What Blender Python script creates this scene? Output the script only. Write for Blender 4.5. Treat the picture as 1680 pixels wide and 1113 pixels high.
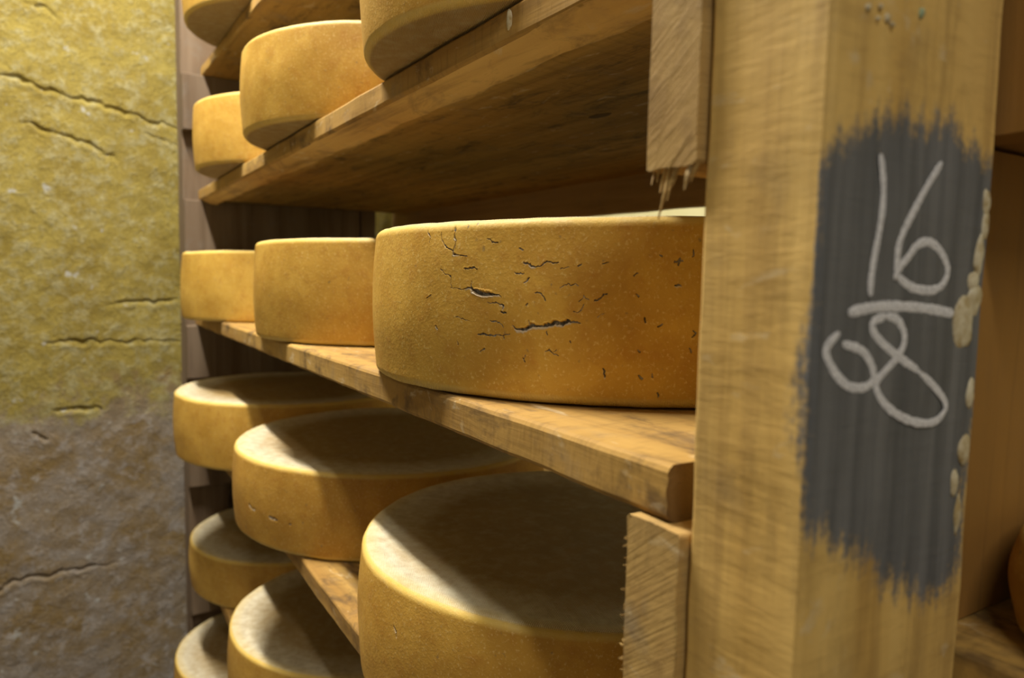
import bpy, math, random
import numpy as np
from mathutils import Matrix, Vector

for o in list(bpy.data.objects):
    bpy.data.objects.remove(o, do_unlink=True)
sc = bpy.context.scene
col = sc.collection
random.seed(4)
RNG = np.random.default_rng(7)

# Layout frame used below: x runs along the shelves away from the near post,
# y runs into the rack, z is height above the camera; V() turns it into world space.
OZ = 1.45
def V(p):
    p = np.asarray(p, float).reshape(-1, 3)
    return np.stack([p[:, 0], -p[:, 1], p[:, 2] + OZ], 1)

# ------------------------------------------------------------------ camera
FWD = (0.844259, -0.52855, -0.088669)
RIGHT = (-0.529032, -0.848368, 0.019905)
UP = (0.085745, -0.030104, 0.995862)
cam = bpy.data.cameras.new('camera')
cam.sensor_width = 36.0
cam.lens = 36.0 * 1204.27 / 1680
cam.clip_start = 0.01
cam.dof.use_dof = True
cam.dof.focus_distance = 0.56
cam.dof.aperture_fstop = 6.6
co = bpy.data.objects.new('camera', cam)
col.objects.link(co)
m = Matrix.Identity(4)
for i in range(3):
    m[i][0] = RIGHT[i]; m[i][1] = UP[i]; m[i][2] = -FWD[i]
m[2][3] = OZ
co.matrix_world = m
sc.camera = co

# ------------------------------------------------------------------ light and exposure
vs = sc.view_settings
vs.view_transform = 'Standard'
vs.look = 'None'
vs.gamma = 1
vs.use_curve_mapping = False
vs.exposure = 0.0
w = bpy.data.worlds.new('cellar_air'); sc.world = w
w.use_nodes = True
w.node_tree.nodes['Background'].inputs[0].default_value = (1, 0.9, 0.75, 1)
w.node_tree.nodes['Background'].inputs[1].default_value = 0.02

def lamp(name, loc, power, size, color, target=None):
    l = bpy.data.lights.new(name, 'AREA')
    l.shape = 'RECTANGLE'; l.size, l.size_y = size
    l.energy = power; l.color = color
    o = bpy.data.objects.new(name, l); col.objects.link(o)
    p = V(loc)[0]; o.location = p
    if target is not None:
        d = Vector(V(target)[0]) - Vector(p)
        o.rotation_euler = d.to_track_quat('-Z', 'Y').to_euler()
    return o
# aisle ceiling tube, added fill behind the camera, passage tube behind the rack
lamp('aisle_tube_light', (1.25, -0.03, 1.42), 76, (1.1, 0.08), (1.0, 0.96, 0.89))
lamp('added_fill_light', (-1.1, -0.30, 1.42), 22, (1.2, 0.10), (1.0, 0.96, 0.89))  # no known lamp here; added to brighten the chalked post face and wheel sides
lamp('passage_tube_light', (1.5, 1.22, 1.40), 16, (1.2, 0.10), (1.0, 0.93, 0.78))

# ------------------------------------------------------------------ node helpers
class NT:
    def __init__(s, name):
        s.m = bpy.data.materials.new(name); s.m.use_nodes = True
        s.t = s.m.node_tree; s.n = s.t.nodes; s.n.clear()
        s.out = s.n.new('ShaderNodeOutputMaterial')
        s.b = s.n.new('ShaderNodeBsdfPrincipled')
        s.t.links.new(s.b.outputs[0], s.out.inputs[0])
    def link(s, a, b): s.t.links.new(a, b)
    def set(s, sock, v):
        if hasattr(v, 'is_output'): s.link(v, sock)
        else:
            if isinstance(v, (tuple, list)) and len(v) == 3 and sock.type == 'RGBA': v = (*v, 1)
            sock.default_value = v
    def coord(s, jitter=True):
        c = s.n.new('ShaderNodeTexCoord').outputs['Object']
        if not jitter: return c
        oi = s.n.new('ShaderNodeObjectInfo')
        mu = s.n.new('ShaderNodeVectorMath'); mu.operation = 'ADD'
        sc_ = s.math('MULTIPLY', oi.outputs['Random'], 13.7)
        cb = s.n.new('ShaderNodeCombineXYZ')
        for i in range(3): s.link(sc_, cb.inputs[i])
        s.link(c, mu.inputs[0]); s.link(cb.outputs[0], mu.inputs[1])
        return mu.outputs[0]
    def scale(s, c, v):
        mu = s.n.new('ShaderNodeVectorMath'); mu.operation = 'MULTIPLY'
        s.link(c, mu.inputs[0]); mu.inputs[1].default_value = v
        return mu.outputs[0]
    def noise(s, c, scale, detail=4, rough=0.55, dist=0.0):
        n = s.n.new('ShaderNodeTexNoise')
        s.link(c, n.inputs['Vector']); n.inputs['Scale'].default_value = scale
        n.inputs['Detail'].default_value = detail; n.inputs['Roughness'].default_value = rough
        n.inputs['Distortion'].default_value = dist
        return n.outputs['Fac']
    def vor(s, c, scale, feature='F1'):
        n = s.n.new('ShaderNodeTexVoronoi'); n.feature = feature
        s.link(c, n.inputs['Vector']); n.inputs['Scale'].default_value = scale
        return n.outputs['Distance']
    def math(s, op, a, b=0.0, clamp=False):
        n = s.n.new('ShaderNodeMath'); n.operation = op; n.use_clamp = clamp
        s.set(n.inputs[0], a); s.set(n.inputs[1], b)
        return n.outputs[0]
    def rng(s, v, a, b, c=0.0, d=1.0, smooth=False):
        n = s.n.new('ShaderNodeMapRange')
        if smooth: n.interpolation_type = 'SMOOTHSTEP'
        s.link(v, n.inputs[0])
        for i, q in enumerate((a, b, c, d)): n.inputs[i + 1].default_value = q
        return n.outputs[0]
    def mix(s, f, a, b, mode='MIX'):
        n = s.n.new('ShaderNodeMix'); n.data_type = 'RGBA'; n.blend_type = mode
        s.set(n.inputs[0], f); s.set(n.inputs[6], a); s.set(n.inputs[7], b)
        return n.outputs[2]
    def attr(s, name):
        n = s.n.new('ShaderNodeAttribute'); n.attribute_name = name
        return n.outputs['Fac']
    def bump(s, h, strength, dist, prev=None):
        n = s.n.new('ShaderNodeBump'); n.inputs['Strength'].default_value = strength
        n.inputs['Distance'].default_value = dist; s.link(h, n.inputs['Height'])
        if prev is not None: s.link(prev, n.inputs['Normal'])
        return n.outputs[0]
    def done(s, color, rough=0.7, normal=None, spec=0.3, sss=None):
        s.set(s.b.inputs['Base Color'], color); s.set(s.b.inputs['Roughness'], rough)
        s.b.inputs['Specular IOR Level'].default_value = spec
        if normal is not None: s.link(normal, s.b.inputs['Normal'])
        return s.m

def wood_mat(name, light, mid, dark, axis, grey=0.25, saw=None, rough=0.75, fibre=1.0, bump=1.0, paint=None, stain=0.0):
    t = NT(name); c = t.coord()
    st = [60.0, 60.0, 60.0]; st[axis] = 3.0
    fine = t.noise(t.scale(c, st), 1.0, 5, 0.62, 0.4)
    st2 = [14.0, 14.0, 14.0]; st2[axis] = 0.9
    broad = t.noise(t.scale(c, st2), 1.0, 4, 0.55, 1.2)
    blot = t.noise(c, 17.0, 5, 0.65)
    colr = t.mix(t.rng(broad, 0.32, 0.68), mid, light)
    colr = t.mix(t.math('MULTIPLY', t.rng(fine, 0.50, 0.75), 0.55 * fibre), colr, dark)
    g = t.rng(blot, 0.55, 0.78)
    colr = t.mix(t.math('MULTIPLY', g, grey), colr, (0.17, 0.145, 0.11))
    if stain:
        s3 = [30.0, 30.0, 16.0]; s3[axis] = 11.0
        sn = t.noise(t.scale(c, s3), 1.0, 5, 0.7, 0.5)
        colr = t.mix(t.math('MULTIPLY', t.rng(sn, 0.53, 0.66), stain), colr, (0.085, 0.05, 0.022))
        sn2 = t.noise(t.scale(c, (26.0, 60.0, 60.0)), 1.0, 4, 0.6, 0.5)
        colr = t.mix(t.math('MULTIPLY', t.rng(sn2, 0.62, 0.70), 0.5), colr, (0.62, 0.50, 0.30))
    h = t.math('ADD', fine, t.math('MULTIPLY', blot, 0.5))
    nb = t.bump(h, 0.55 * bump, 0.0012)
    if saw is not None:
        ax, sc_ = saw
        if ax == 'diag':
            vr = t.n.new('ShaderNodeVectorRotate'); vr.rotation_type = 'Y_AXIS'
            vr.inputs['Angle'].default_value = math.radians(-38); t.link(c, vr.inputs['Vector'])
            sw = t.noise(t.scale(vr.outputs[0], (sc_ * 0.1, 8.0, sc_ * 3.0)), 1.0, 3, 0.6, 0.3)
        else:
            s2 = [sc_ * 0.22] * 3; s2[ax] = sc_
            sw = t.noise(t.scale(c, s2), 1.0, 3, 0.6, 0.3)
        colr = t.mix(t.math('MULTIPLY', t.rng(sw, 0.52, 0.75), 0.34), colr, dark)
        nb = t.bump(sw, 0.35, 0.0012, nb)
    if paint:
        a = t.attr('paint')
        stv = t.noise(t.scale(c, (190.0, 190.0, 14.0)), 1.0, 4, 0.6)
        gr = t.noise(c, 330.0, 3, 0.6)
        v = t.math('ADD', a, t.math('MULTIPLY', t.math('SUBTRACT', stv, 0.5), 0.95))
        v = t.math('ADD', v, t.math('MULTIPLY', t.math('SUBTRACT', gr, 0.5), 0.55))
        mk = t.math('MULTIPLY', t.rng(v, 0.28, 0.72, smooth=True), t.rng(a, 0.02, 0.25))
        wear = t.noise(t.scale(c, (120.0, 120.0, 5.0)), 1.0, 4, 0.6)
        pc = t.mix(t.rng(wear, 0.35, 0.75), (0.10, 0.101, 0.102), (0.18, 0.18, 0.178))
        colr = t.mix(mk, colr, pc)
    return t.done(colr, rough, nb, 0.25)

def rind_mat(name, cracked=False):
    t = NT(name); c = t.coord(False)
    oi = t.n.new('ShaderNodeObjectInfo')
    cj = t.coord(True)
    face = t.attr('face'); rim = t.attr('rim')
    broad = t.noise(cj, 16.0, 4, 0.6, 0.3)
    midn = t.noise(cj, 70.0, 5, 0.65)
    fine = t.noise(cj, 420.0, 3, 0.6)
    side = t.mix(t.rng(broad, 0.35, 0.65), (0.44, 0.243, 0.032), (0.57, 0.345, 0.058))
    side = t.mix(t.math('MULTIPLY', t.rng(midn, 0.50, 0.72), 0.5), side, (0.38, 0.165, 0.018))
    side = t.mix(t.math('MULTIPLY', t.rng(fine, 0.57, 0.72), 0.6), side, (0.74, 0.56, 0.24))
    speck = t.noise(cj, 150.0, 2, 0.5)
    side = t.mix(t.math('MULTIPLY', t.rng(speck, 0.69, 0.76), 0.6), side, (0.20, 0.15, 0.08))
    side = t.mix(1.0, side, oi.outputs['Color'], 'MULTIPLY')
    # cloth print on the flat faces
    sx = t.n.new('ShaderNodeSeparateXYZ'); t.link(c, sx.inputs[0])
    k = 2 * math.pi / 0.0021
    wa = t.math('SINE', t.math('MULTIPLY', t.math('ADD', sx.outputs[0], t.math('MULTIPLY', sx.outputs[1], 0.45)), k))
    wb = t.math('SINE', t.math('MULTIPLY', t.math('SUBTRACT', sx.outputs[1], t.math('MULTIPLY', sx.outputs[0], 0.45)), k))
    weave = t.math('MULTIPLY', wa, wb)
    wm = t.math('MULTIPLY', weave, face)
    top = t.mix(t.rng(broad, 0.3, 0.7), (0.33, 0.205, 0.060), (0.43, 0.295, 0.110))
    top = t.mix(t.math('MULTIPLY', t.rng(midn, 0.45, 0.7), 0.6), top, (0.52, 0.43, 0.25))
    top = t.mix(t.math('MULTIPLY', t.rng(weave, 0.0, 0.6), 0.5), top, (0.20, 0.12, 0.04))
    top = t.mix(1.0, top, t.mix(0.5, oi.outputs['Color'], (1, 1, 1)), 'MULTIPLY')
    pale = t.math('MULTIPLY', t.attr('ring'), t.rng(midn, 0.25, 0.65, 0.35, 0.85))
    top = t.mix(pale, top, (0.80, 0.73, 0.53))  # pale mould ring, whitened further to paint in the lamplit strip on top
    colr = t.mix(face, side, top)
    colr = t.mix(t.math('MULTIPLY', rim, 0.75), colr, t.mix(t.rng(midn, 0.3, 0.7), (0.68, 0.46, 0.085), (0.70, 0.52, 0.17)))
    if cracked:
        ck = t.attr('crack')
        mould = t.mix(t.rng(t.noise(c, 260.0, 4, 0.7), 0.40, 0.62), (0.10, 0.075, 0.045), (0.40, 0.37, 0.31))
        colr = t.mix(t.math('MULTIPLY', t.attr('pale'), 0.75), colr, (0.52, 0.47, 0.37))
        colr = t.mix(t.rng(ck, 0.2, 0.7), colr, mould)
    h = t.math('ADD', t.math('MULTIPLY', midn, 0.8), t.math('MULTIPLY', fine, 0.45))
    nb = t.bump(h, 0.5, 0.0012)
    nb = t.bump(wm, 0.7, 0.0006, nb)
    t.b.inputs['Subsurface Weight'].default_value = 0.0
    return t.done(colr, t.rng(broad, 0.3, 0.7, 0.5, 0.68), nb, 0.32)

M = {}
M['post'] = wood_mat('painted_post_wood', (0.68, 0.455, 0.145), (0.53, 0.325, 0.085), (0.30, 0.175, 0.05), 2, 0.4, saw=(2, 150.0), paint=True, stain=0.22, fibre=1.3)
M['shelf'] = wood_mat('shelf_wood', (0.47, 0.285, 0.072), (0.32, 0.172, 0.038), (0.09, 0.047, 0.014), 0, 0.5, saw=(0, 160.0), stain=0.75)
M['plain'] = wood_mat('board_wood', (0.42, 0.27, 0.11), (0.32, 0.19, 0.07), (0.17, 0.10, 0.04), 0, 0.4)
M['bearer'] = wood_mat('bearer_wood', (0.48, 0.31, 0.10), (0.37, 0.225, 0.07), (0.20, 0.115, 0.04), 1, 0.75, saw=('diag', 230.0), stain=0.35)
M['end_grain'] = wood_mat('dark_end_grain', (0.15, 0.085, 0.026), (0.10, 0.055, 0.016), (0.04, 0.022, 0.01), 0, 0.5, bump=2.5)
M['wane'] = wood_mat('pale_waney_wood', (0.66, 0.42, 0.13), (0.46, 0.26, 0.065), (0.14, 0.075, 0.022), 0, 0.3, fibre=1.6, stain=0.4)
M['knot'] = wood_mat('dark_knot_wood', (0.14, 0.08, 0.03), (0.10, 0.055, 0.02), (0.05, 0.03, 0.015), 2, 0.1)
M['farpost'] = wood_mat('weathered_post_wood', (0.19, 0.135, 0.085), (0.12, 0.077, 0.042), (0.06, 0.037, 0.02), 2, 0.6)
M['brown'] = wood_mat('brown_board_wood', (0.34, 0.17, 0.035), (0.28, 0.14, 0.03), (0.16, 0.08, 0.02), 2, 0.1)
M['rind'] = rind_mat('cheese_rind')
M['rind_cracked'] = rind_mat('cracked_cheese_rind', True)

t = NT('chalk'); c = t.coord(False)
n = t.noise(c, 900.0, 3, 0.6)
M['chalk'] = t.done(t.mix(t.rng(n, 0.30, 0.62), (0.34, 0.34, 0.355), (0.80, 0.79, 0.80)), 0.95, None, 0.05)
t = NT('pale_sap'); c = t.coord(False)
n = t.noise(c, 160.0, 4, 0.6)
M['sap'] = t.done(t.mix(t.rng(n, 0.35, 0.65), (0.36, 0.26, 0.11), (0.62, 0.56, 0.40)), 0.5, t.bump(n, 0.4, 0.001), 0.4)
t = NT('green_mould'); c = t.coord(False)
M['mould'] = t.done((0.30, 0.36, 0.22), 0.9)

def wall_mat(name, split):
    t = NT(name); c = t.coord(False)
    sx = t.n.new('ShaderNodeSeparateXYZ'); t.link(c, sx.inputs[0])
    a = t.noise(c, 9.0, 6, 0.65, 0.4); b = t.noise(c, 38.0, 5, 0.68); f = t.noise(c, 150.0, 4, 0.65)
    yel = t.mix(t.rng(a, 0.35, 0.65), (0.195, 0.142, 0.027), (0.260, 0.202, 0.047))
    yel = t.mix(t.math('MULTIPLY', t.rng(b, 0.48, 0.66), 0.75), yel, (0.29, 0.26, 0.135))
    yel = t.mix(t.math('MULTIPLY', t.rng(f, 0.52, 0.68), 0.55), yel, (0.12, 0.095, 0.03))
    low = t.mix(t.rng(a, 0.38, 0.62), (0.185, 0.125, 0.050), (0.225, 0.190, 0.150))
    low = t.mix(t.math('MULTIPLY', t.rng(b, 0.50, 0.68), 0.7), low, (0.31, 0.285, 0.26))
    low = t.mix(t.math('MULTIPLY', t.rng(f, 0.55, 0.75), 0.5), low, (0.09, 0.065, 0.035))
    z = t.math('ADD', sx.outputs[2], t.math('MULTIPLY', t.math('SUBTRACT', a, 0.5), 0.55))
    z = t.math('ADD', z, t.math('MULTIPLY', t.math('SUBTRACT', b, 0.5), 0.25))
    colr = t.mix(t.rng(z, split - 0.06, split + 0.05, smooth=True), low, yel)
    sp = t.rng(t.noise(c, 26.0, 3, 0.5), 0.68, 0.74)
    colr = t.mix(t.math('MULTIPLY', sp, 0.7), colr, (0.36, 0.36, 0.33))
    h = t.math('ADD', b, t.math('MULTIPLY', f, 0.8))
    return t.done(colr, 0.9, t.bump(h, 0.8, 0.005), 0.15)
M['wall'] = wall_mat('yellow_plaster_wall', -0.33)
t = NT('pale_lime_wall'); c = t.coord(False); n = t.noise(c, 14.0, 5, 0.6)
M['pale'] = t.done(t.mix(n, (0.60, 0.55, 0.26), (0.74, 0.70, 0.42)), 0.9)
t = NT('grey_lime_wall'); c = t.coord(False); n = t.noise(c, 14.0, 5, 0.6)
M['grey'] = t.done(t.mix(n, (0.22, 0.20, 0.16), (0.32, 0.30, 0.25)), 0.9)
t = NT('stone_floor'); c = t.coord(False); n = t.noise(c, 11.0, 6, 0.6)
M['floor'] = t.done(t.mix(n, (0.13, 0.11, 0.085), (0.22, 0.19, 0.15)), 0.8, t.bump(n, 0.3, 0.01))
t = NT('lime_ceiling'); c = t.coord(False); n = t.noise(c, 7.0, 5, 0.6)
M['ceil'] = t.done(t.mix(n, (0.30, 0.25, 0.14), (0.38, 0.33, 0.20)), 0.9)

# ------------------------------------------------------------------ mesh helpers
ORG = {}
def mesh(name, co_, faces, mat, parent=None, origin=None, attrs=None, smooth=True, rot_y=0.0, local=False):
    """one mesh object from layout-frame points; faces wind outward in the layout frame"""
    if parent is not None: origin = ORG[parent.name]
    if origin is None: origin = (0, 0, 0)
    if local:
        co_ = np.asarray(co_, float); vv = np.stack([co_[:, 0], -co_[:, 1], co_[:, 2]], 1)
    else:
        vv = V(co_) - V(origin)
    me = bpy.data.meshes.new(name)
    if isinstance(faces, np.ndarray):
        fl = faces[:, ::-1]
        n, k = fl.shape
        me.vertices.add(len(vv)); me.vertices.foreach_set('co', vv.ravel())
        me.loops.add(n * k); me.loops.foreach_set('vertex_index', fl.ravel().astype(np.int32))
        me.polygons.add(n)
        me.polygons.foreach_set('loop_start', np.arange(0, n * k, k, dtype=np.int32))
        me.update(calc_edges=True)
    else:
        me.from_pydata(vv.tolist(), [], [list(reversed(f)) for f in faces])
    me.validate()
    if smooth: me.polygons.foreach_set('use_smooth', [True] * len(me.polygons))
    for an, av in (attrs or {}).items():
        a = me.attributes.new(an, 'FLOAT', 'POINT'); a.data.foreach_set('value', np.asarray(av, np.float32))
    me.materials.append(mat)
    me.update()
    o = bpy.data.objects.new(name, me); col.objects.link(o)
    if parent is not None:
        o.parent = parent
    else:
        o.location = V(origin)[0]
    o.rotation_euler.y = rot_y
    ORG[o.name] = origin
    return o

def tag(o, label=None, cat=None, group=None, kind=None):
    if label: o['label'] = label
    if cat: o['category'] = cat
    if group: o['group'] = group
    if kind: o['kind'] = kind
    return o

def empty(name, origin):
    o = bpy.data.objects.new(name, None); col.objects.link(o)
    o.location = V(origin)[0]; o.empty_display_size = 0.1
    ORG[o.name] = origin
    return o

_PH = RNG.uniform(0, 6.28, (40, 3)); _DR = RNG.normal(size=(40, 3))
_DR /= np.linalg.norm(_DR, axis=1, keepdims=True)
def wob(p, freq, seed=0, n=9):
    """smooth pseudo noise about -1..1"""
    p = np.asarray(p, float); r = np.zeros(len(p))
    for i in range(n):
        j = (i * 3 + seed * 7) % 40
        f = freq * (0.6 + 0.23 * i)
        r += np.sin(p @ _DR[j] * f * 6.28 + _PH[(j + seed) % 40, i % 3]) / (1 + 0.3 * i)
    return r / 2.6

def timber(name, mat, axis, l0, l1, A, B, bev=0.003, nl=60, k=6, amp=0.0006, freq=18, seed=0, end_amp=0.0,
           parent=None, origin=None, attr_fn=None, stations=None, lift=None, cap_mat=None):
    """squared log: cross-section rectangle A(l)=(a0,a1), B(l)=(b0,b1) lofted along `axis`; a,b are the other two axes in order"""
    oth = [i for i in range(3) if i != axis]
    def ring(a0, a1, b0, b1, e):
        pts = []
        def side(p, q):
            for i in range(k):
                s = i / k; pts.append((p[0] + (q[0] - p[0]) * s, p[1] + (q[1] - p[1]) * s))
        c = [(a0 + e, b0), (a1 - e, b0), (a1, b0 + e), (a1, b1 - e), (a1 - e, b1), (a0 + e, b1), (a0, b1 - e), (a0, b0 + e)]
        for i in range(8):
            p, q = c[i], c[(i + 1) % 8]
            if i % 2 == 0: side(p, q)
            else:
                pts.append(p); pts.append(((p[0] + q[0]) / 2 * 0.5 + 0.5 * (c_corner(i, a0, a1, b0, b1)[0] * 0.5 + (p[0] + q[0]) / 4), (p[1] + q[1]) / 2 * 0.5 + 0.5 * (c_corner(i, a0, a1, b0, b1)[1] * 0.5 + (p[1] + q[1]) / 4)))
        return pts
    def c_corner(i, a0, a1, b0, b1):
        return {1: (a1, b0), 3: (a1, b1), 5: (a0, b1), 7: (a0, b0)}[i]
    L = np.linspace(l0, l1, nl) if stations is None else np.asarray(stations, float)
    rings = []
    for l in L:
        a0, a1 = A(l); b0, b1 = B(l)
        r = ring(a0, a1, b0, b1, bev)
        q = np.zeros((len(r), 3)); q[:, axis] = l; q[:, oth[0]] = [v[0] for v in r]; q[:, oth[1]] = [v[1] for v in r]
        rings.append(q)
    mrg = len(rings[0])
    P = np.concatenate(rings)
    d = wob(P, freq, seed) * amp
    cen = np.zeros_like(P)
    for i, l in enumerate(L):
        sl = slice(i * mrg, (i + 1) * mrg); cen[sl] = rings[i].mean(0)
    out = P - cen; out[:, axis] = 0; out /= np.linalg.norm(out, axis=1, keepdims=True) + 1e-9
    P = P + out * d[:, None]
    if end_amp:
        for i in (0, len(L) - 1):
            sl = slice(i * mrg, (i + 1) * mrg)
            P[sl, axis] += (wob(P[sl], freq * 6, seed + 3)) * end_amp
    F = []
    for i in range(len(L) - 1):
        for j in range(mrg):
            j2 = (j + 1) % mrg
            F.append([i * mrg + j, i * mrg + j2, (i + 1) * mrg + j2, (i + 1) * mrg + j])
    n_last = (len(L) - 1) * mrg
    F.append(list(range(mrg))[::-1])
    F.append([n_last + j for j in range(mrg)])
    if axis == 1: F = [f[::-1] for f in F]
    if lift is not None: P = lift(P)
    at = attr_fn(P) if attr_fn else None
    o = mesh(name, P, F, mat, parent, origin, at, smooth=True)
    if cap_mat is not None:
        o.data.materials.append(cap_mat)
        for f in list(o.data.polygons)[-2:]: f.material_index = 1
    try: o.data.set_sharp_from_angle(angle=math.radians(17))
    except Exception: pass
    return o

def const(a, b): return lambda l: (a, b)

def seg_dist(Q, segs):
    """distance of 2-D points Q to polyline segments ((x0,y0,w0),(x1,y1,w1)) -> best (w-d) and w"""
    best = np.full(len(Q), -1.0); bw = np.zeros(len(Q))
    for (x0, y0, w0), (x1, y1, w1) in segs:
        mrgn = max(w0, w1) * 1.7
        s = np.where((Q[:, 0] > min(x0, x1) - mrgn) & (Q[:, 0] < max(x0, x1) + mrgn) & (Q[:, 1] > min(y0, y1) - mrgn) & (Q[:, 1] < max(y0, y1) + mrgn))[0]
        if not len(s): continue
        q = Q[s]; d = np.array([x1 - x0, y1 - y0]); L2 = d @ d + 1e-12
        tt = np.clip(((q - [x0, y0]) @ d) / L2, 0, 1)
        ww = w0 + (w1 - w0) * tt
        dist = np.hypot(q[:, 0] - x0 - tt * d[0], q[:, 1] - y0 - tt * d[1])
        v = 1 - dist / ww
        b = v > best[s]
        best[s[b]] = v[b]; bw[s[b]] = ww[b]
    return best, bw

def rough_lines(lines, step, amp, seed):
    """split polylines into short crooked segments"""
    r = random.Random(seed); out = []
    for l in lines:
        pts = []
        for (a, b) in zip(l[:-1], l[1:]):
            n_ = max(1, int(math.hypot(b[0] - a[0], b[1] - a[1]) / step))
            for i in range(n_):
                s = i / n_
                pts.append([a[j] + (b[j] - a[j]) * s for j in range(3)])
        pts.append(list(l[-1]))
        for p in pts[1:-1]:
            p[0] += r.uniform(-amp, amp); p[1] += r.uniform(-amp, amp); p[2] *= r.uniform(0.65, 1.25)
        out += [(tuple(p), tuple(q)) for p, q in zip(pts[:-1], pts[1:])]
    return out

# ------------------------------------------------------------------ room shell
def sheet(name, mat, corner, u, v, nu, nv, kind='structure'):
    corner, u, v = map(np.array, (corner, u, v))
    P = np.array([corner + u * i / nu + v * j / nv for j in range(nv + 1) for i in range(nu + 1)], float)
    n_ = np.cross(u, v); n_ = n_ / np.linalg.norm(n_)
    P += n_ * (wob(P, 2.0, 3) * 0.008)[:, None]
    F = np.array([[j * (nu + 1) + i, j * (nu + 1) + i + 1, (j + 1) * (nu + 1) + i + 1, (j + 1) * (nu + 1) + i] for j in range(nv) for i in range(nu)])
    o = mesh(name, P, F, mat)
    o['kind'] = kind
    return o
XW = 2.09
ZF, ZC = -1.45, 1.5
sheet('floor', M['floor'], (-2.2, -1.3, ZF), (4.45, 0, 0), (0, 3.0, 0), 60, 40)
sheet('ceiling', M['ceil'], (-2.2, -1.3, ZC), (0, 3.0, 0), (4.45, 0, 0), 40, 60)
sheet('wall_aisle', M['grey'], (-2.2, -1.28, ZF), (4.45, 0, 0), (0, 0, 2.95), 60, 40)
sheet('wall_back', M['pale'], (-2.2, 1.6, ZF), (0, 0, 2.95), (4.45, 0, 0), 40, 60)
sheet('wall_near', M['grey'], (-2.15, -1.3, ZF), (0, 0, 2.95), (0, 3.0, 0), 40, 60)

# far wall: rough plaster with open joints
WALLC = [[(-880, 4299), (-533, 4285), (-2, 4115), (376, 4029), (687, 3973), (1329, 3872), (1792, 3742), (2847, 3541)], [(2125, 3335), (2839, 3110)],
  [(-530, 3278), (-210, 3247), (151, 3106), (722, 2956), (1430, 2619)], [(1140, -970), (1823, -896), (2473, -898), (2765, -820)],
  [(-187, -1890), (460, -1866), (1456, -1882), (2744, -1939)], [(-1598, -7980), (-1298, -7847), (-988, -7655), (-364, -7662), (364, -7623), (1177, -7657)],
  [(-359, 5994), (55, 5969), (303, 5741)], [(-50, -3570), (401, -3501), (925, -3605)], [(-503, -4085), (-259, -4260)]]
WW = [0.007, 0.006, 0.0065, 0.006, 0.006, 0.006, 0.006, 0.009, 0.010]
def wall_far():
    ys = np.concatenate([np.linspace(-1.35, -0.26, 30)[:-1], np.linspace(-0.26, 0.40, 210), np.linspace(0.40, 1.65, 30)[1:]])
    zs = np.concatenate([np.linspace(ZF - 0.05, -1.06, 14)[:-1], np.linspace(-1.06, 0.66, 540), np.linspace(0.66, ZC + 0.05, 22)[1:]])
    Y, Z = np.meshgrid(ys, zs); Q = np.stack([Y.ravel(), Z.ravel()], 1)
    P = np.stack([np.full(len(Q), XW), Q[:, 0], Q[:, 1]], 1)
    dx = wob(P, 2.2, 1) * 0.006 + wob(P, 11, 2) * 0.0014 + wob(P, 29, 6, 5) * 0.0006 + RNG.normal(size=len(P)) * 0.00022
    lines = [[(y / 1e4, z / 1e4, w_ * (0.55 if i in (0, len(l) - 1) else 1)) for i, (y, z) in enumerate(l)] for l, w_ in zip(WALLC, WW)]
    Q = Q + np.stack([wob(P, 22, 3), wob(P, 25, 7)], 1) * 0.0025
    v, bw = seg_dist(Q, rough_lines(lines, 0.012, 0.005, 5))
    g = np.clip(v, 0, 1)
    dx = dx + g * g * (3 - 2 * g) * bw * 1.1
    # a slightly proud lip under each joint
    v2, bw2 = seg_dist(Q + [0, 0.014], rough_lines(lines, 0.012, 0.005, 5))
    dx = dx - np.clip(v2, 0, 1) * bw2 * 0.2
    P[:, 0] += dx
    nu = len(ys); nv = len(zs)
    i, j = np.meshgrid(np.arange(nu - 1), np.arange(nv - 1)); a = (j * nu + i).ravel()
    F = np.stack([a, a + nu, a + nu + 1, a + 1], 1)
    o = mesh('wall_far', P, F, M['wall']); o['kind'] = 'structure'
wall_far()

# ------------------------------------------------------------------ rack frame
rack = empty('rack_frame', (1.1, 0.52, ZF))
tag(rack, 'rough timber rack frame with chalk-dated post, carrying the cheese shelves', 'rack')

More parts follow.
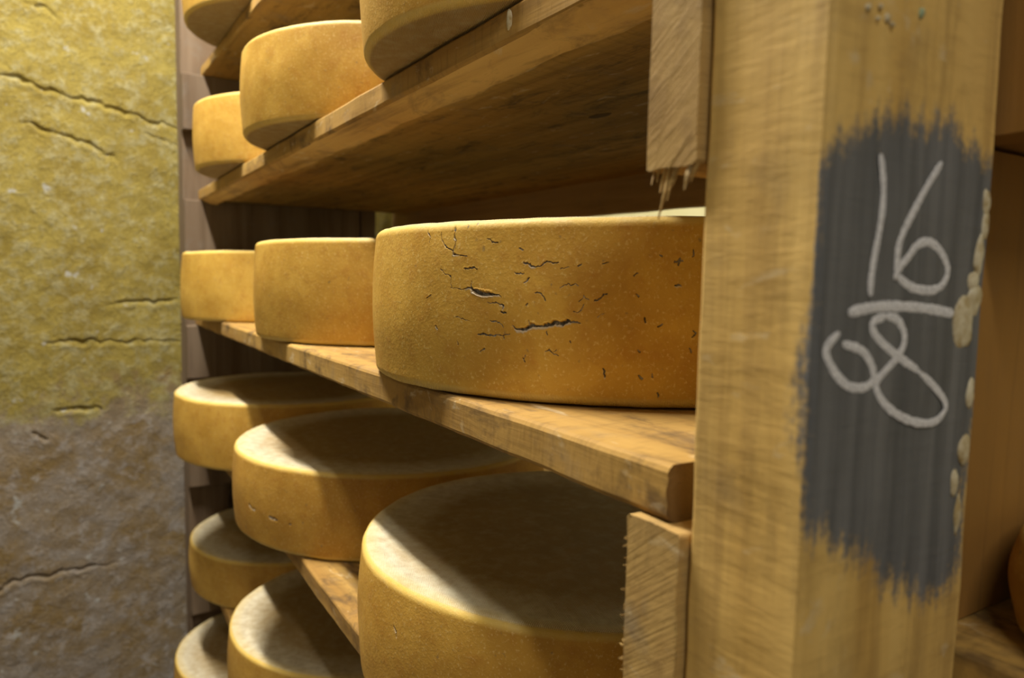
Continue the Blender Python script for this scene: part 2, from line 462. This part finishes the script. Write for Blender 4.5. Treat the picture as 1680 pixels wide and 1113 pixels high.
PX0, PX1, PY0, PY1 = 0.167, 0.225, 0.235, 0.353
PAINT = np.array([(2243, 463), (2361, 486), (2607, 591), (2801, 649), (3060, 659), (3306, 601), (3585, 473), (3591, -262), (3488, -1327), (3331, -1394), (3182, -1389), (2889, -1231), (2664, -1083), (2423, -966), (2294, -920)]) / 1e4
SM = np.array([(1664, 130), (1717, -25), (1764, -323), (1773, -604), (1708, -777), (1673, -907)]) / 1e4
def paint_attr(P):
    val = np.zeros(len(P))
    near = np.abs(P[:, 0] - PX0) < 0.0035
    Q = P[near][:, 1:]
    poly = PAINT; ins = np.zeros(len(Q), bool); dist = np.full(len(Q), 9.0)
    for (x0, y0), (x1, y1) in zip(poly, np.roll(poly, -1, 0)):
        c_ = ((y0 > Q[:, 1]) != (y1 > Q[:, 1])) & (Q[:, 0] < (x1 - x0) * (Q[:, 1] - y0) / (y1 - y0 + 1e-12) + x0)
        ins ^= c_
        d = np.array([x1 - x0, y1 - y0]); tt = np.clip(((Q - [x0, y0]) @ d) / (d @ d), 0, 1)
        dist = np.minimum(dist, np.hypot(*(Q - [x0, y0] - tt[:, None] * d).T))
    val[near] = np.clip(0.5 + np.where(ins, dist, -dist) / 0.034, 0, 1.0)
    ais = (np.abs(P[:, 1] - PY0) < 0.0035) & ~near
    Q = P[ais]
    w_ = np.interp(Q[:, 2], SM[::-1, 1], SM[::-1, 0], left=PX0, right=PX0) - PX0
    val[ais] = np.where(w_ > 1e-4, np.clip(0.80 - 0.50 * (Q[:, 0] - PX0) / (w_ + 1e-5), 0, 1), 0)
    return {'paint': val}
st = np.concatenate([np.linspace(ZF, -0.34, 30)[:-1], np.linspace(-0.34, 0.24, 190), np.linspace(0.24, ZC, 30)[1:]])
post = timber('post', M['post'], 2, ZF, ZC, const(PX0, PX1), const(PY0, PY1), 0.0022, k=26, amp=0.0006, freq=13, seed=2, parent=rack, attr_fn=paint_attr, stations=st)
post['label'] = 'near post with black-painted patch chalked 16 over 08'

CHALK = {
'digit_one':[(2673,480),(2695,413),(2708,333),(2707,258),(2690,159),(2671,72),(2662,-15),(2667,-58)],
'digit_six':[(3102,489),(3009,389),(2928,288),(2859,194),(2832,132),(2830,65),(2832,3),(2837,42),(2901,95),(2966,148),(3048,163),(3127,136),(3189,85),(3207,38),(3179,-5),(3137,-26),(3073,-35),(2967,-27),(2893,-5),(2840,20)],
'fraction_bar':[(2529,-122),(2617,-109),(2737,-99),(2904,-100),(3072,-110),(3276,-133)],
'digit_zero':[(2484,-196),(2435,-226),(2409,-262),(2444,-317),(2500,-368),(2575,-406),(2667,-412),(2721,-387),(2711,-342),(2664,-289),(2605,-259),(2505,-237)],
'digit_eight':[(2780,-136),(2696,-157),(2700,-196),(2763,-242),(2846,-285),(2931,-324),(3041,-370),(3158,-438),(3245,-499),(3268,-545),(3211,-590),(3112,-596),(2981,-569),(2852,-517),(2766,-453),(2741,-400),(2795,-357),(2868,-309),(2913,-259),(2912,-207),(2860,-154),(2780,-136)]}
def smooth_path(pts, step):
    p = np.array(pts, float); p = np.vstack([2 * p[0] - p[1], p, 2 * p[-1] - p[-2]]); out = []
    for i in range(1, len(p) - 2):
        n_ = max(2, int(np.linalg.norm(p[i + 1] - p[i]) / step))
        for s in np.arange(n_) / n_:
            out.append(0.5 * (2 * p[i] + (p[i + 1] - p[i - 1]) * s + (2 * p[i - 1] - 5 * p[i] + 4 * p[i + 1] - p[i + 2]) * s * s + (3 * p[i] - p[i - 1] - 3 * p[i + 1] + p[i + 2]) * s ** 3))
    out.append(p[-2])
    return np.array(out)
def chalk_stroke(name, pts, hw):
    p = smooth_path(np.array(pts) / 1e4, 0.0012)
    d = np.gradient(p, axis=0); d /= np.linalg.norm(d, axis=1, keepdims=True) + 1e-9
    nrm = np.stack([-d[:, 1], d[:, 0]], 1)
    r = random.Random(name)
    n_ = len(p); prof = [(-1.0, 0.0), (-0.75, 0.7), (0, 1.0), (0.75, 0.7), (1.0, 0.0)]
    P = []
    for i in range(n_):
        e = min(1.0, 0.45 + min(i, n_ - 1 - i) * 0.3)
        h = hw * e * r.uniform(0.86, 1.12)
        for (a, b) in prof:
            q = p[i] + nrm[i] * h * a
            P.append((PX0 - 0.0003 - 0.0002 * b, q[0], q[1]))
    F = [[i * 5 + j, i * 5 + j + 1, (i + 1) * 5 + j + 1, (i + 1) * 5 + j] for i in range(n_ - 1) for j in range(4)]
    o = mesh(name, P, F, M['chalk'], parent=rack)
    o.parent = post
    return o
for nm, pts in CHALK.items():
    chalk_stroke(nm, pts, 0.00185 if nm != 'fraction_bar' else 0.0021)

def lump(name, mat, cen, rad, seed, parent, n1=10, n2=14):
    P = [];
    for i in range(n1 + 1):
        a = math.pi * i / n1
        for j in range(n2):
            b = 2 * math.pi * j / n2
            P.append((math.sin(a) * math.cos(b), math.sin(a) * math.sin(b), math.cos(a)))
    P = np.array(P); k_ = 1 + 0.30 * wob(P, 0.45, seed)
    P = np.array(cen) + P * np.array(rad) * k_[:, None]
    F = [[i * n2 + j, (i + 1) * n2 + j, (i + 1) * n2 + (j + 1) % n2, i * n2 + (j + 1) % n2] for i in range(n1) for j in range(n2)]
    return mesh(name, P, F, mat, parent=rack)
for i, (y, z, ry, rz) in enumerate([(3490, 342, 26, 48), (3488, 250, 24, 52), (3460, 120, 30, 62), (3432, 10, 34, 40), (3440, -80, 46, 60), (3378, -185, 72, 80), (3478, -497, 28, 50),
        (3458, -735, 36, 52), (3392, -890, 26, 52), (3440, -1031, 22, 66)]):
    o = lump('sap_drip', M['sap'], (PX0 + 0.0004, y / 1e4, z / 1e4), (0.0016, ry * 1.35 / 1e4, rz * 1.4 / 1e4), i, post); o.parent = post
for i, (y, z, r_) in enumerate([(2536, 985, 15), (2609, 1002, 13), (2660, 975, 16), (2691, 955, 12), (2600, 960, 9)]):
    o = lump('mould_spot', M['sap'], (PX0, y / 1e4, z / 1e4), (0.0015, r_ / 1e4, r_ / 1e4), i + 20, post); o.parent = post
o = lump('mould_spot', M['mould'], (PX0, 0.2879, 0.1035), (0.0014, 0.0016, 0.0020), 31, post); o.parent = post

# shelves: (top height at x=0.24, slope, front y near, front y far, near end x, thickness)
SH = {1: (0.487, 0.000, 0.322, 0.322, 0.235, 0.024), 2: (0.206, -0.009, 0.300, 0.312, 0.262, 0.026), 3: (-0.086, -0.0173, 0.236, 0.300, 0.240, 0.027),
      4: (-0.392, 0.0, 0.258, 0.300, 0.235, 0.026), 5: (-0.725, 0.0, 0.262, 0.300, 0.235, 0.026), 6: (-1.02, 0.0, 0.262, 0.300, 0.235, 0.026)}
XF = 1.972
def ztop(k_, x): return SH[k_][0] + SH[k_][1] * (x - 0.24)
def zbot(k_, x): return ztop(k_, x) - SH[k_][5]

far = timber('post', M['farpost'], 2, ZF, ZC, const(1.983, 2.062), const(0.2785, 0.375), 0.003, 50, 5, 0.001, 9, 4, parent=rack)
far['label'] = 'weathered grey far post against the end wall'
timber('post', M['farpost'], 2, ZF, ZC, const(1.945, 2.005), const(0.722, 0.765), 0.003, 30, 4, 0.001, 9, 5, parent=rack)
timber('post', M['bearer'], 2, ZF, ZC, const(PX0, PX1), const(0.78, 0.86), 0.003, 30, 4, 0.001, 9, 6, parent=rack)

BH = 0.132
for k_ in SH:
    # near bearers, end grain towards the aisle
    zt = zbot(k_, 0.24) - 0.0004
    x1 = {2: 0.2565, 3: 0.261}.get(k_, 0.259)
    hh = {2: zt - 0.0475}.get(k_, BH)
    b_ = timber('bearer', M['bearer'], 1, 0.231, 0.86, lambda l, x1=x1: (PX1 + 0.0012, x1), lambda l, zt=zt, hh=hh: (zt - hh, zt), 0.0016, 60, 9, 0.0007, 30, 10 + k_, end_amp=0.0012, parent=rack)
    if k_ in (2, 3):
        r = random.Random(k_)
        def splinter(base, tip, w_):
            base = np.array(base); tip = np.array(tip); midp = (base + tip) / 2 + np.array([r.uniform(-1, 1), r.uniform(-1, 1), 0]) * 0.0012
            d_ = tip - base; s1 = np.cross(d_, [0, 1, 0]); s1 /= np.linalg.norm(s1); s2 = np.array([0, 1.0, 0])
            P = []
            for c_, f in ((base, 1.0), (midp, 0.8), (tip, 0.3)):
                for a, b in ((-1, -1), (1, -1), (1, 1), (-1, 1)):
                    P.append(c_ + s1 * a * w_ * f + s2 * b * w_ * 0.7 * f)
            F = [[0, 1, 2, 3], [11, 10, 9, 8]] + [[i * 4 + j, (i + 1) * 4 + j, (i + 1) * 4 + (j + 1) % 4, i * 4 + (j + 1) % 4] for i in range(2) for j in range(4)]
            s_ = mesh('splinter', P, F, M['bearer'], parent=rack, smooth=False); s_.parent = b_
        zb = zt - hh
        if k_ == 2:
            for (fx, dx, ln, w_) in ((0.10, 0.0012, 0.006, 0.0006), (0.42, 0.006, 0.022, 0.0009), (0.34, 0.003, 0.010, 0.0009), (0.55, 0.005, 0.014, 0.0009), (0.60, 0.0035, 0.008, 0.0006), (0.85, 0.004, 0.010, 0.0012), (0.93, 0.003, 0.007, 0.0009), (0.47, -0.001, 0.006, 0.0007), (0.24, 0.002, 0.005, 0.0006)):
                x_ = x1 - (x1 - PX1) * fx
                splinter((x_, 0.2335, zb + 0.002), (x_ + dx, 0.2325, zb - ln), w_)
        else:
            for i in range(16):
                z_ = zt - 0.012 - 0.0052 * i * r.uniform(0.8, 1.1)
                splinter((x1 - 0.001, 0.2335, z_), (x1 + r.uniform(0.0015, 0.0045), 0.232, z_ + r.uniform(-0.003, 0.001)), r.uniform(0.0005, 0.0011))
    zt = zbot(k_, 1.96) - 0.0004
    timber('bearer', M['farpost'], 1, 0.2765, 0.718, const(1.946, 1.9815), lambda l, zt=zt: (zt - BH, zt), 0.002, 30, 5, 0.0006, 20, 20 + k_, parent=rack)

timber('back_rail', M['plain'], 0, 0.227, 2.07, const(0.866, 0.890), const(0.1125, 0.21), 0.002, 60, 5, 0.0008, 8, 30, parent=rack)
timber('back_rail', M['plain'], 0, 0.227, 1.944, const(0.866, 0.890), const(-0.52, -0.42), 0.002, 60, 5, 0.0008, 8, 31, parent=rack)

LBL = {1: 'topmost plank shelf, one far wheel overhanging its front edge', 2: 'plank shelf with pale waney lower edge above the cracked wheel',
       3: 'plank shelf under the deeply cracked wheel, its near end square cut', 4: 'plank shelf just below the cracked wheel shelf',
       5: 'plank shelf two levels below the cracked wheel shelf', 6: 'lowest plank shelf, three levels below the cracked wheel shelf'}
for k_, (z0, sl, y0, y1, xn, th) in SH.items():
    def fy(x, y0=y0, y1=y1, k_=k_):
        y = y0 + (y1 - y0) * (x - 0.24) / (XF - 0.24)
        return y
    yb = 0.857
    xs = np.linspace(xn, XF, 170)
    o = timber('shelf_plank', M['shelf'], 0, xn, XF, lambda x: (fy(x), yb), lambda x, k_=k_: (zbot(k_, x), ztop(k_, x)), 0.0035 if k_ == 3 else 0.003, k=10, amp=0.0008, freq=14, seed=k_, end_amp=0.0012,
               origin=(1.1, 0.55, zbot(k_, 1.1)), stations=xs, cap_mat=M['end_grain'])
    tag(o, LBL[k_], 'shelf')
    if k_ == 2:
        # waney strip left pale under the front edge, and a peg end in the face
        P = []; n_ = 120
        for i in range(n_ + 1):
            x = xn + 0.002 + (XF - xn - 0.004) * i / n_
            zz = zbot(2, x); wv = 0.0030 * math.sin(x * 23) + 0.0020 * math.sin(x * 61 + 1) + 0.001 * math.sin(x * 160)
            P += [(x, fy(x) + 0.0015, zz + 0.0015), (x, fy(x) + 0.010, zz - 0.0045 + wv * 0.3), (x, fy(x) + 0.022 + wv * 0.5, zz - 0.0085), (x, fy(x) + 0.033 + wv, zz - 0.0110 + wv * 0.3), (x, fy(x) + 0.037 + wv, zz - 0.0105), (x, fy(x) + 0.042 + wv, zz + 0.001)]
        F = [[i * 6 + j, i * 6 + j + 1, (i + 1) * 6 + j + 1, (i + 1) * 6 + j] for i in range(n_) for j in range(5)]
        F += [list(range(6))[::-1], [n_ * 6 + j for j in range(6)]]
        mesh('waney_edge', P, F, M['wane'], parent=o)
        x_ = 0.495
        lump('wooden_peg', M['sap'], (x_, fy(x_) + 0.0002, ztop(2, x_) - 0.0105), (0.0045, 0.0012, 0.0085), 3, o).parent = o
        lump('knot', M['knot'], (0.655, 0.5195, zbot(2, 0.655)), (0.017, 0.009, 0.0008), 5, o).parent = o
        kn = [c_ for c_ in o.children if c_.name.startswith('knot')][0]
        kn.location = V(ORG[rack.name])[0] - V(ORG[o.name])[0]
        pg = [c_ for c_ in o.children if c_.name.startswith('wooden_peg')][0]
        pg.location = V(ORG[rack.name])[0] - V(ORG[o.name])[0]

# ------------------------------------------------------------------ cheese wheels
# crack lines of the split wheel: (angle 1e-4 rad, height 1e-4 m, half width 1e-5 m)
CR3A = [[(-21048,534,27),(-21111,508,45),(-21173,501,80),(-21411,512,133),(-21604,527,150),(-21985,536,132),(-22282,549,148),(-22572,562,156),(-22717,555,104),(-22966,560,26)],[(-18867,782,28),(-19281,771,37),(-19429,783,56),(-19623,781,129),(-19814,759,147),(-20045,743,183),(-20312,745,163),(-20486,742,127),(-20659,718,27)],[(-19643,829,28),(-19623,787,37)],[(-18414,916,29),(-18586,889,38),(-18861,857,28),(-18865,805,28),(-18920,782,28)],[(-21329,958,53),(-21486,941,79),(-21680,931,97),(-21831,936,79),(-21979,960,52),(-22165,955,52),(-22329,956,43)],[(-18756,1199,38),(-18917,1191,56),(-18973,1133,66),(-19027,1114,56),(-18924,1086,47),(-18945,1021,66),(-19111,1012,47),(-19461,1001,46)],[(-18339,1173,38),(-18428,1130,38),(-18544,1092,47),(-18739,1063,38),(-18901,1040,47)],[(-20126,1117,36),(-20325,1103,45),(-20499,1090,36)],[(-17726,1188,39),(-17857,1147,29),(-17846,1118,39)],[(-19371,1219,28),(-19543,1195,37)],[(-19636,1222,28),(-19846,1223,27)],[(-19370,915,56),(-19613,916,55),(-19848,912,46)],[(-20229,682,27),(-20535,674,54),(-20747,665,63),(-20728,642,36)],[(-20667,619,54),(-20815,612,54)],[(-20328,553,36),(-20588,553,45),(-20740,516,27)],[(-19092,572,28),(-19296,576,28),(-19593,550,28)],[(-19931,455,28),(-20203,458,37),(-20553,459,27),(-20746,448,54),(-20931,473,27)],[(-20746,448,36),(-20760,426,27)],[(-21698,754,35),(-21888,751,35),(-21965,729,44),(-22005,704,44)],[(-21382,813,27),(-21534,849,53)],[(-22403,785,17),(-22618,802,26),(-22903,801,17)],[(-23351,710,60),(-23470,728,60),(-23640,751,34)],[(-22931,707,34),(-23050,746,34),(-23194,713,26)],[(-23057,686,17),(-23010,638,26),(-22780,634,17)],[(-21161,1050,27),(-21281,1041,44)],[(-21057,882,27),(-21336,882,27)],[(-22424,919,26),(-22639,929,26)],[(-22870,934,52),(-22991,947,34)],[(-23529,950,43),(-23661,959,42)],[(-19105,401,28),(-19133,369,57)],[(-19941,333,37),(-20122,360,46)],[(-22003,360,35),(-22115,366,44),(-22228,354,35),(-22378,335,26)],[(-22300,377,26),(-22246,359,26)],[(-22045,502,35),(-22059,476,35)],[(-21542,567,27),(-21545,540,27)],[(-21458,670,53),(-21489,676,44)],[(-23417,595,17),(-23586,630,17)],[(-17823,696,39),(-18041,722,29)],[(-21352,300,36),(-21428,328,27)],[(-25378,961,71),(-25569,969,53)],[(-25510,989,53),(-25491,941,53)],[(-25831,1045,53),(-25855,1004,53)],[(-25428,818,89),(-25538,818,71)],[(-24637,600,72),(-24657,572,54)],[(-24975,546,54),(-25098,568,36)],[(-25892,524,54),(-25962,504,72)],[(-25962,504,54),(-25871,480,36)],[(-25828,406,72),(-25859,385,54)],[(-23596,261,55),(-23631,212,73)],[(-24524,229,54),(-24611,202,72)],[(-24883,239,36),(-24897,214,54)],[(-25041,107,54),(-25072,86,54)],[(-24988,1007,36),(-25071,998,36)],[(-24422,757,36),(-24480,737,54)],[(-24351,874,36),(-24458,888,36)],[(-21345,313,57),(-21380,284,57)],[(-22683,441,55),(-22714,427,37)],[(-24472,397,36),(-24530,383,54)],[(-17835,702,41),(-17988,720,62)],[(-18251,494,82),(-18301,476,61)],[(-19907,452,39),(-20490,453,38)]]
def wheel(label, x, y, zb_, R, h, tint, seed, slope=0.0, cracks=None, dense=None, group='cheese wheels ripening on the rack', mat='rind', bulge=0.0035):
    nth = 150
    th = np.linspace(-math.pi, math.pi, nth, endpoint=False)
    ns = 16
    if dense:
        a, b, nd, ns = dense
        th = np.concatenate([th[(th < a - 0.01) | (th > b + 0.01)], np.linspace(a, b, nd)]); th.sort()
    nth = len(th)
    e = 0.0075
    prof = [(0.0, 0.002, 1), (0.4, 0.0015, 1), (0.75, 0.0006, 1), (0.92, 0.0, 1)]
    # radial factor, height, face flag; then explicit rounding
    pr = []
    for f in (0.0001, 0.25, 0.5, 0.7, 0.85, 0.94): pr.append((f * (R - e), 0.0, 1.0, 0.0))
    for i in range(6):
        a = i / 5 * math.pi / 2
        pr.append((R - e + e * math.sin(a), e - e * math.cos(a), 1 - i / 5, math.sin(a * 2)))
    for i in range(1, ns):
        s = i / ns
        pr.append((R + bulge * math.sin(math.pi * s), e + (h - 2 * e) * s, 0.0, 0.0))
    for i in range(6):
        a = i / 5 * math.pi / 2
        pr.append((R - e + e * math.cos(a), h - e + e * math.sin(a), 1.0 if i > 3 else 0.0, max(0.0, math.sin(a * 2)) if i < 4 else 0.5))
    for f, d in ((0.975, 0.0002), (0.94, 0.0014), (0.88, 0.0020), (0.7, 0.0022), (0.5, 0.002), (0.25, 0.0015), (0.0001, 0.001)):
        pr.append((f * (R - e), h - d, 1.0, 0.35 if f > 0.96 else 0.0))
    pr = np.array(pr); npf = len(pr)
    T, I = np.meshgrid(th, np.arange(npf), indexing='xy')
    rr = pr[I.ravel(), 0]; zz = pr[I.ravel(), 1].copy(); fa = pr[I.ravel(), 2]; ri = pr[I.ravel(), 3]
    tt = T.ravel()
    ring = np.stack([np.cos(tt), np.sin(tt), zz * 4 + seed * 3.1], 1)
    rr = rr + (wob(ring, 0.5, seed % 9) * 0.0016 + wob(ring, 2.4, (seed + 3) % 9) * 0.0006) * (rr / R) ** 2
    pos = np.stack([rr * np.cos(tt), rr * np.sin(tt), zz + seed * 0.37], 1)
    zz = zz + wob(pos, 4.0, (seed + 1) % 9) * 0.0009 * np.clip((zz / h - 0.3) / 0.6, 0, 1) + wob(pos, 26.0, (seed + 2) % 9) * 0.0003
    q_ = np.clip((rr / R - 0.66) / 0.3, 0, 1)
    att = {'face': fa, 'rim': ri, 'ring': q_ * q_ * (3 - 2 * q_) * (zz > h * 0.6)}
    if cracks:
        lines = [[(a / 1e4 * R, b / 1e4, max(w_ * (1.25 if w_ < 70 else 1.0), 30) / 1e5) for a, b, w_ in l] for l in cracks]
        segs = rough_lines(lines, 0.0022, 0.0008, 11)
        q3 = np.stack([tt * R, zz, tt * 0], 1)
        Q = np.stack([tt * R, zz], 1) + np.stack([wob(q3, 170, 2), wob(q3, 190, 5)], 1) * 0.0007
        v, bw = seg_dist(Q, segs)
        wide = [q for q in segs if max(q[0][2], q[1][2]) > 0.0008]
        vl, _ = seg_dist(Q + [0.0, 0.0011], wide)
        onside = (fa < 0.5)
        g = np.clip(v, 0, 1) * onside
        g = np.clip(g * 1.6, 0, 1); g = g * g * (3 - 2 * g)
        rr = rr - g * np.minimum(bw * 2.2, 0.0030)
        # the rind stands a little proud along the wide splits
        lip = np.clip(1 - np.abs(v + 0.18) / 0.5, 0, 1) * (v > -0.99) * onside * (v < 0.15)
        rr = rr + lip * bw * 0.25
        att['crack'] = np.clip(v * 1.5, 0, 1) * onside
        att['pale'] = np.clip(vl * 1.6, 0, 1) * onside * np.clip(1 - v * 1.2, 0, 1)
    P = np.stack([rr * np.cos(tt), rr * np.sin(tt), zz], 1)
    i, j = np.meshgrid(np.arange(nth), np.arange(npf - 1)); i = i.ravel(); j = j.ravel(); i2 = (i + 1) % nth
    F = np.stack([j * nth + i, j * nth + i2, (j + 1) * nth + i2, (j + 1) * nth + i], 1)
    o = mesh('cheese_wheel', P, F, M[mat], origin=(x, y, zb_), attrs=att, rot_y=-math.atan(slope), local=True)
    o.color = (*tint, 1)
    tag(o, label, 'cheese', group)
    return o
def on(k_, x): return ztop(k_, x) + (0.0017 if k_ == 2 else 0.0011)
W = [
 (1, 1.603, 0.464, 0.229, 0.131, (1.0, 0.98, 0.95), 'cheese wheel on the topmost shelf beside the far end wall'),
 (2, 0.620, 0.452, 0.206, 0.131, (1.02, 0.97, 0.85), 'cheese wheel overhanging the shelf above the cracked wheel, beside the chalk-marked post'),
 (2, 1.142, 0.478, 0.230, 0.127, (1.0, 0.97, 0.85), 'smooth orange cheese wheel in the middle of the shelf above the cracked wheel'),
 (2, 1.597, 0.466, 0.216, 0.131, (1.03, 1.0, 0.95), 'cheese wheel on the shelf above the cracked wheel, next to the end wall'),
 (3, 1.066, 0.484, 0.236, 0.138, (1.0, 0.95, 0.80), 'smooth cheese wheel right behind the cracked wheel on the same shelf'),
 (3, 1.690, 0.468, 0.233, 0.143, (1.03, 1.02, 0.95), 'cheese wheel next to the end wall on the cracked wheel shelf'),
 (4, 0.595, 0.466, 0.230, 0.126, (0.97, 0.90, 0.80), 'big cheese wheel with cloth-printed top directly below the cracked wheel'),
 (4, 1.120, 0.472, 0.248, 0.122, (0.92, 0.84, 0.75), 'cheese wheel with small pits in its rind, middle of the shelf below the cracked wheel'),
 (4, 1.626, 0.446, 0.240, 0.133, (0.96, 0.92, 0.85), 'cheese wheel next to the end wall on the shelf below the cracked wheel'),
 (5, 1.191, 0.466, 0.240, 0.133, (0.86, 0.82, 0.80), 'broad pale-topped cheese wheel two shelves below the cracked wheel, away from the end wall'),
 (5, 1.735, 0.487, 0.240, 0.107, (0.92, 0.92, 0.98), 'greyish cheese wheel two shelves below the cracked wheel, next to the end wall'),
 (6, 1.725, 0.448, 0.240, 0.131, (0.90, 0.86, 0.85), 'pale-topped cheese wheel on the lowest shelf, next to the end wall'),
]
PITS = {4.0: None}
for i, (k_, x, y, R, h, tint, lab) in enumerate(W):
    kw = {}
    if i == 6: kw = dict(cracks=[[(-17300, 905, 70), (-17500, 870, 80), (-17520, 830, 60)]], dense=(-1.80, -1.68, 60, 110), mat='rind_cracked')
    if i == 7: kw = dict(cracks=[[(-18000, 560, 90), (-18300, 520, 120), (-18700, 500, 80)], [(-19800, 500, 80), (-20200, 480, 150), (-20700, 470, 90)], [(-21500, 460, 70), (-21700, 450, 70)]], dense=(-2.2, -1.75, 130, 60), mat='rind_cracked')
    wheel(lab, x, y, on(k_, x), R, h, tint, i + 1, SH[k_][1], **kw)
x = 0.548
wheel('orange cheese wheel with deep mouldy cracks across its rind', x, 0.479, on(3, x), 0.2440, 0.1265, (1.02, 0.98, 0.82), 17, SH[3][1], cracks=CR3A, dense=(-2.66, -1.15, 1150, 330), mat='rind_cracked')

# ------------------------------------------------------------------ next bay, seen past the deep side of the post
o = timber('shelf_plank', M['shelf'], 0, -0.62, 0.206, const(0.3580, 0.775), const(-0.199, -0.172), 0.003, 60, 8, 0.001, 14, 41, origin=(-0.2, 0.6, -0.199))
tag(o, 'plank shelf of the next bay, set back behind the chalk-marked post', 'shelf')
o = timber('upright_board', M['brown'], 2, -0.171, 0.0635, const(0.183, 0.205), const(0.3560, 0.60), 0.002, 40, 6, 0.0006, 12, 42, origin=(0.195, 0.47, -0.171))
tag(o, 'dark brown board standing upright behind the chalk-marked post', 'board')
o = timber('crossbeam', M['brown'], 1, 0.358, 0.770, const(0.118, 0.196), const(0.0655, 0.20), 0.003, 40, 6, 0.001, 12, 43, origin=(0.16, 0.6, 0.0655))
tag(o, 'dark crossbeam resting on the brown upright board behind the post', 'beam')
wheel('small brown cheese wheel on the set-back shelf of the next bay', 0.0925, 0.4415, -0.1705, 0.083, 0.052, (0.85, 0.72, 0.6), 23, group='cheese wheels of the next bay')
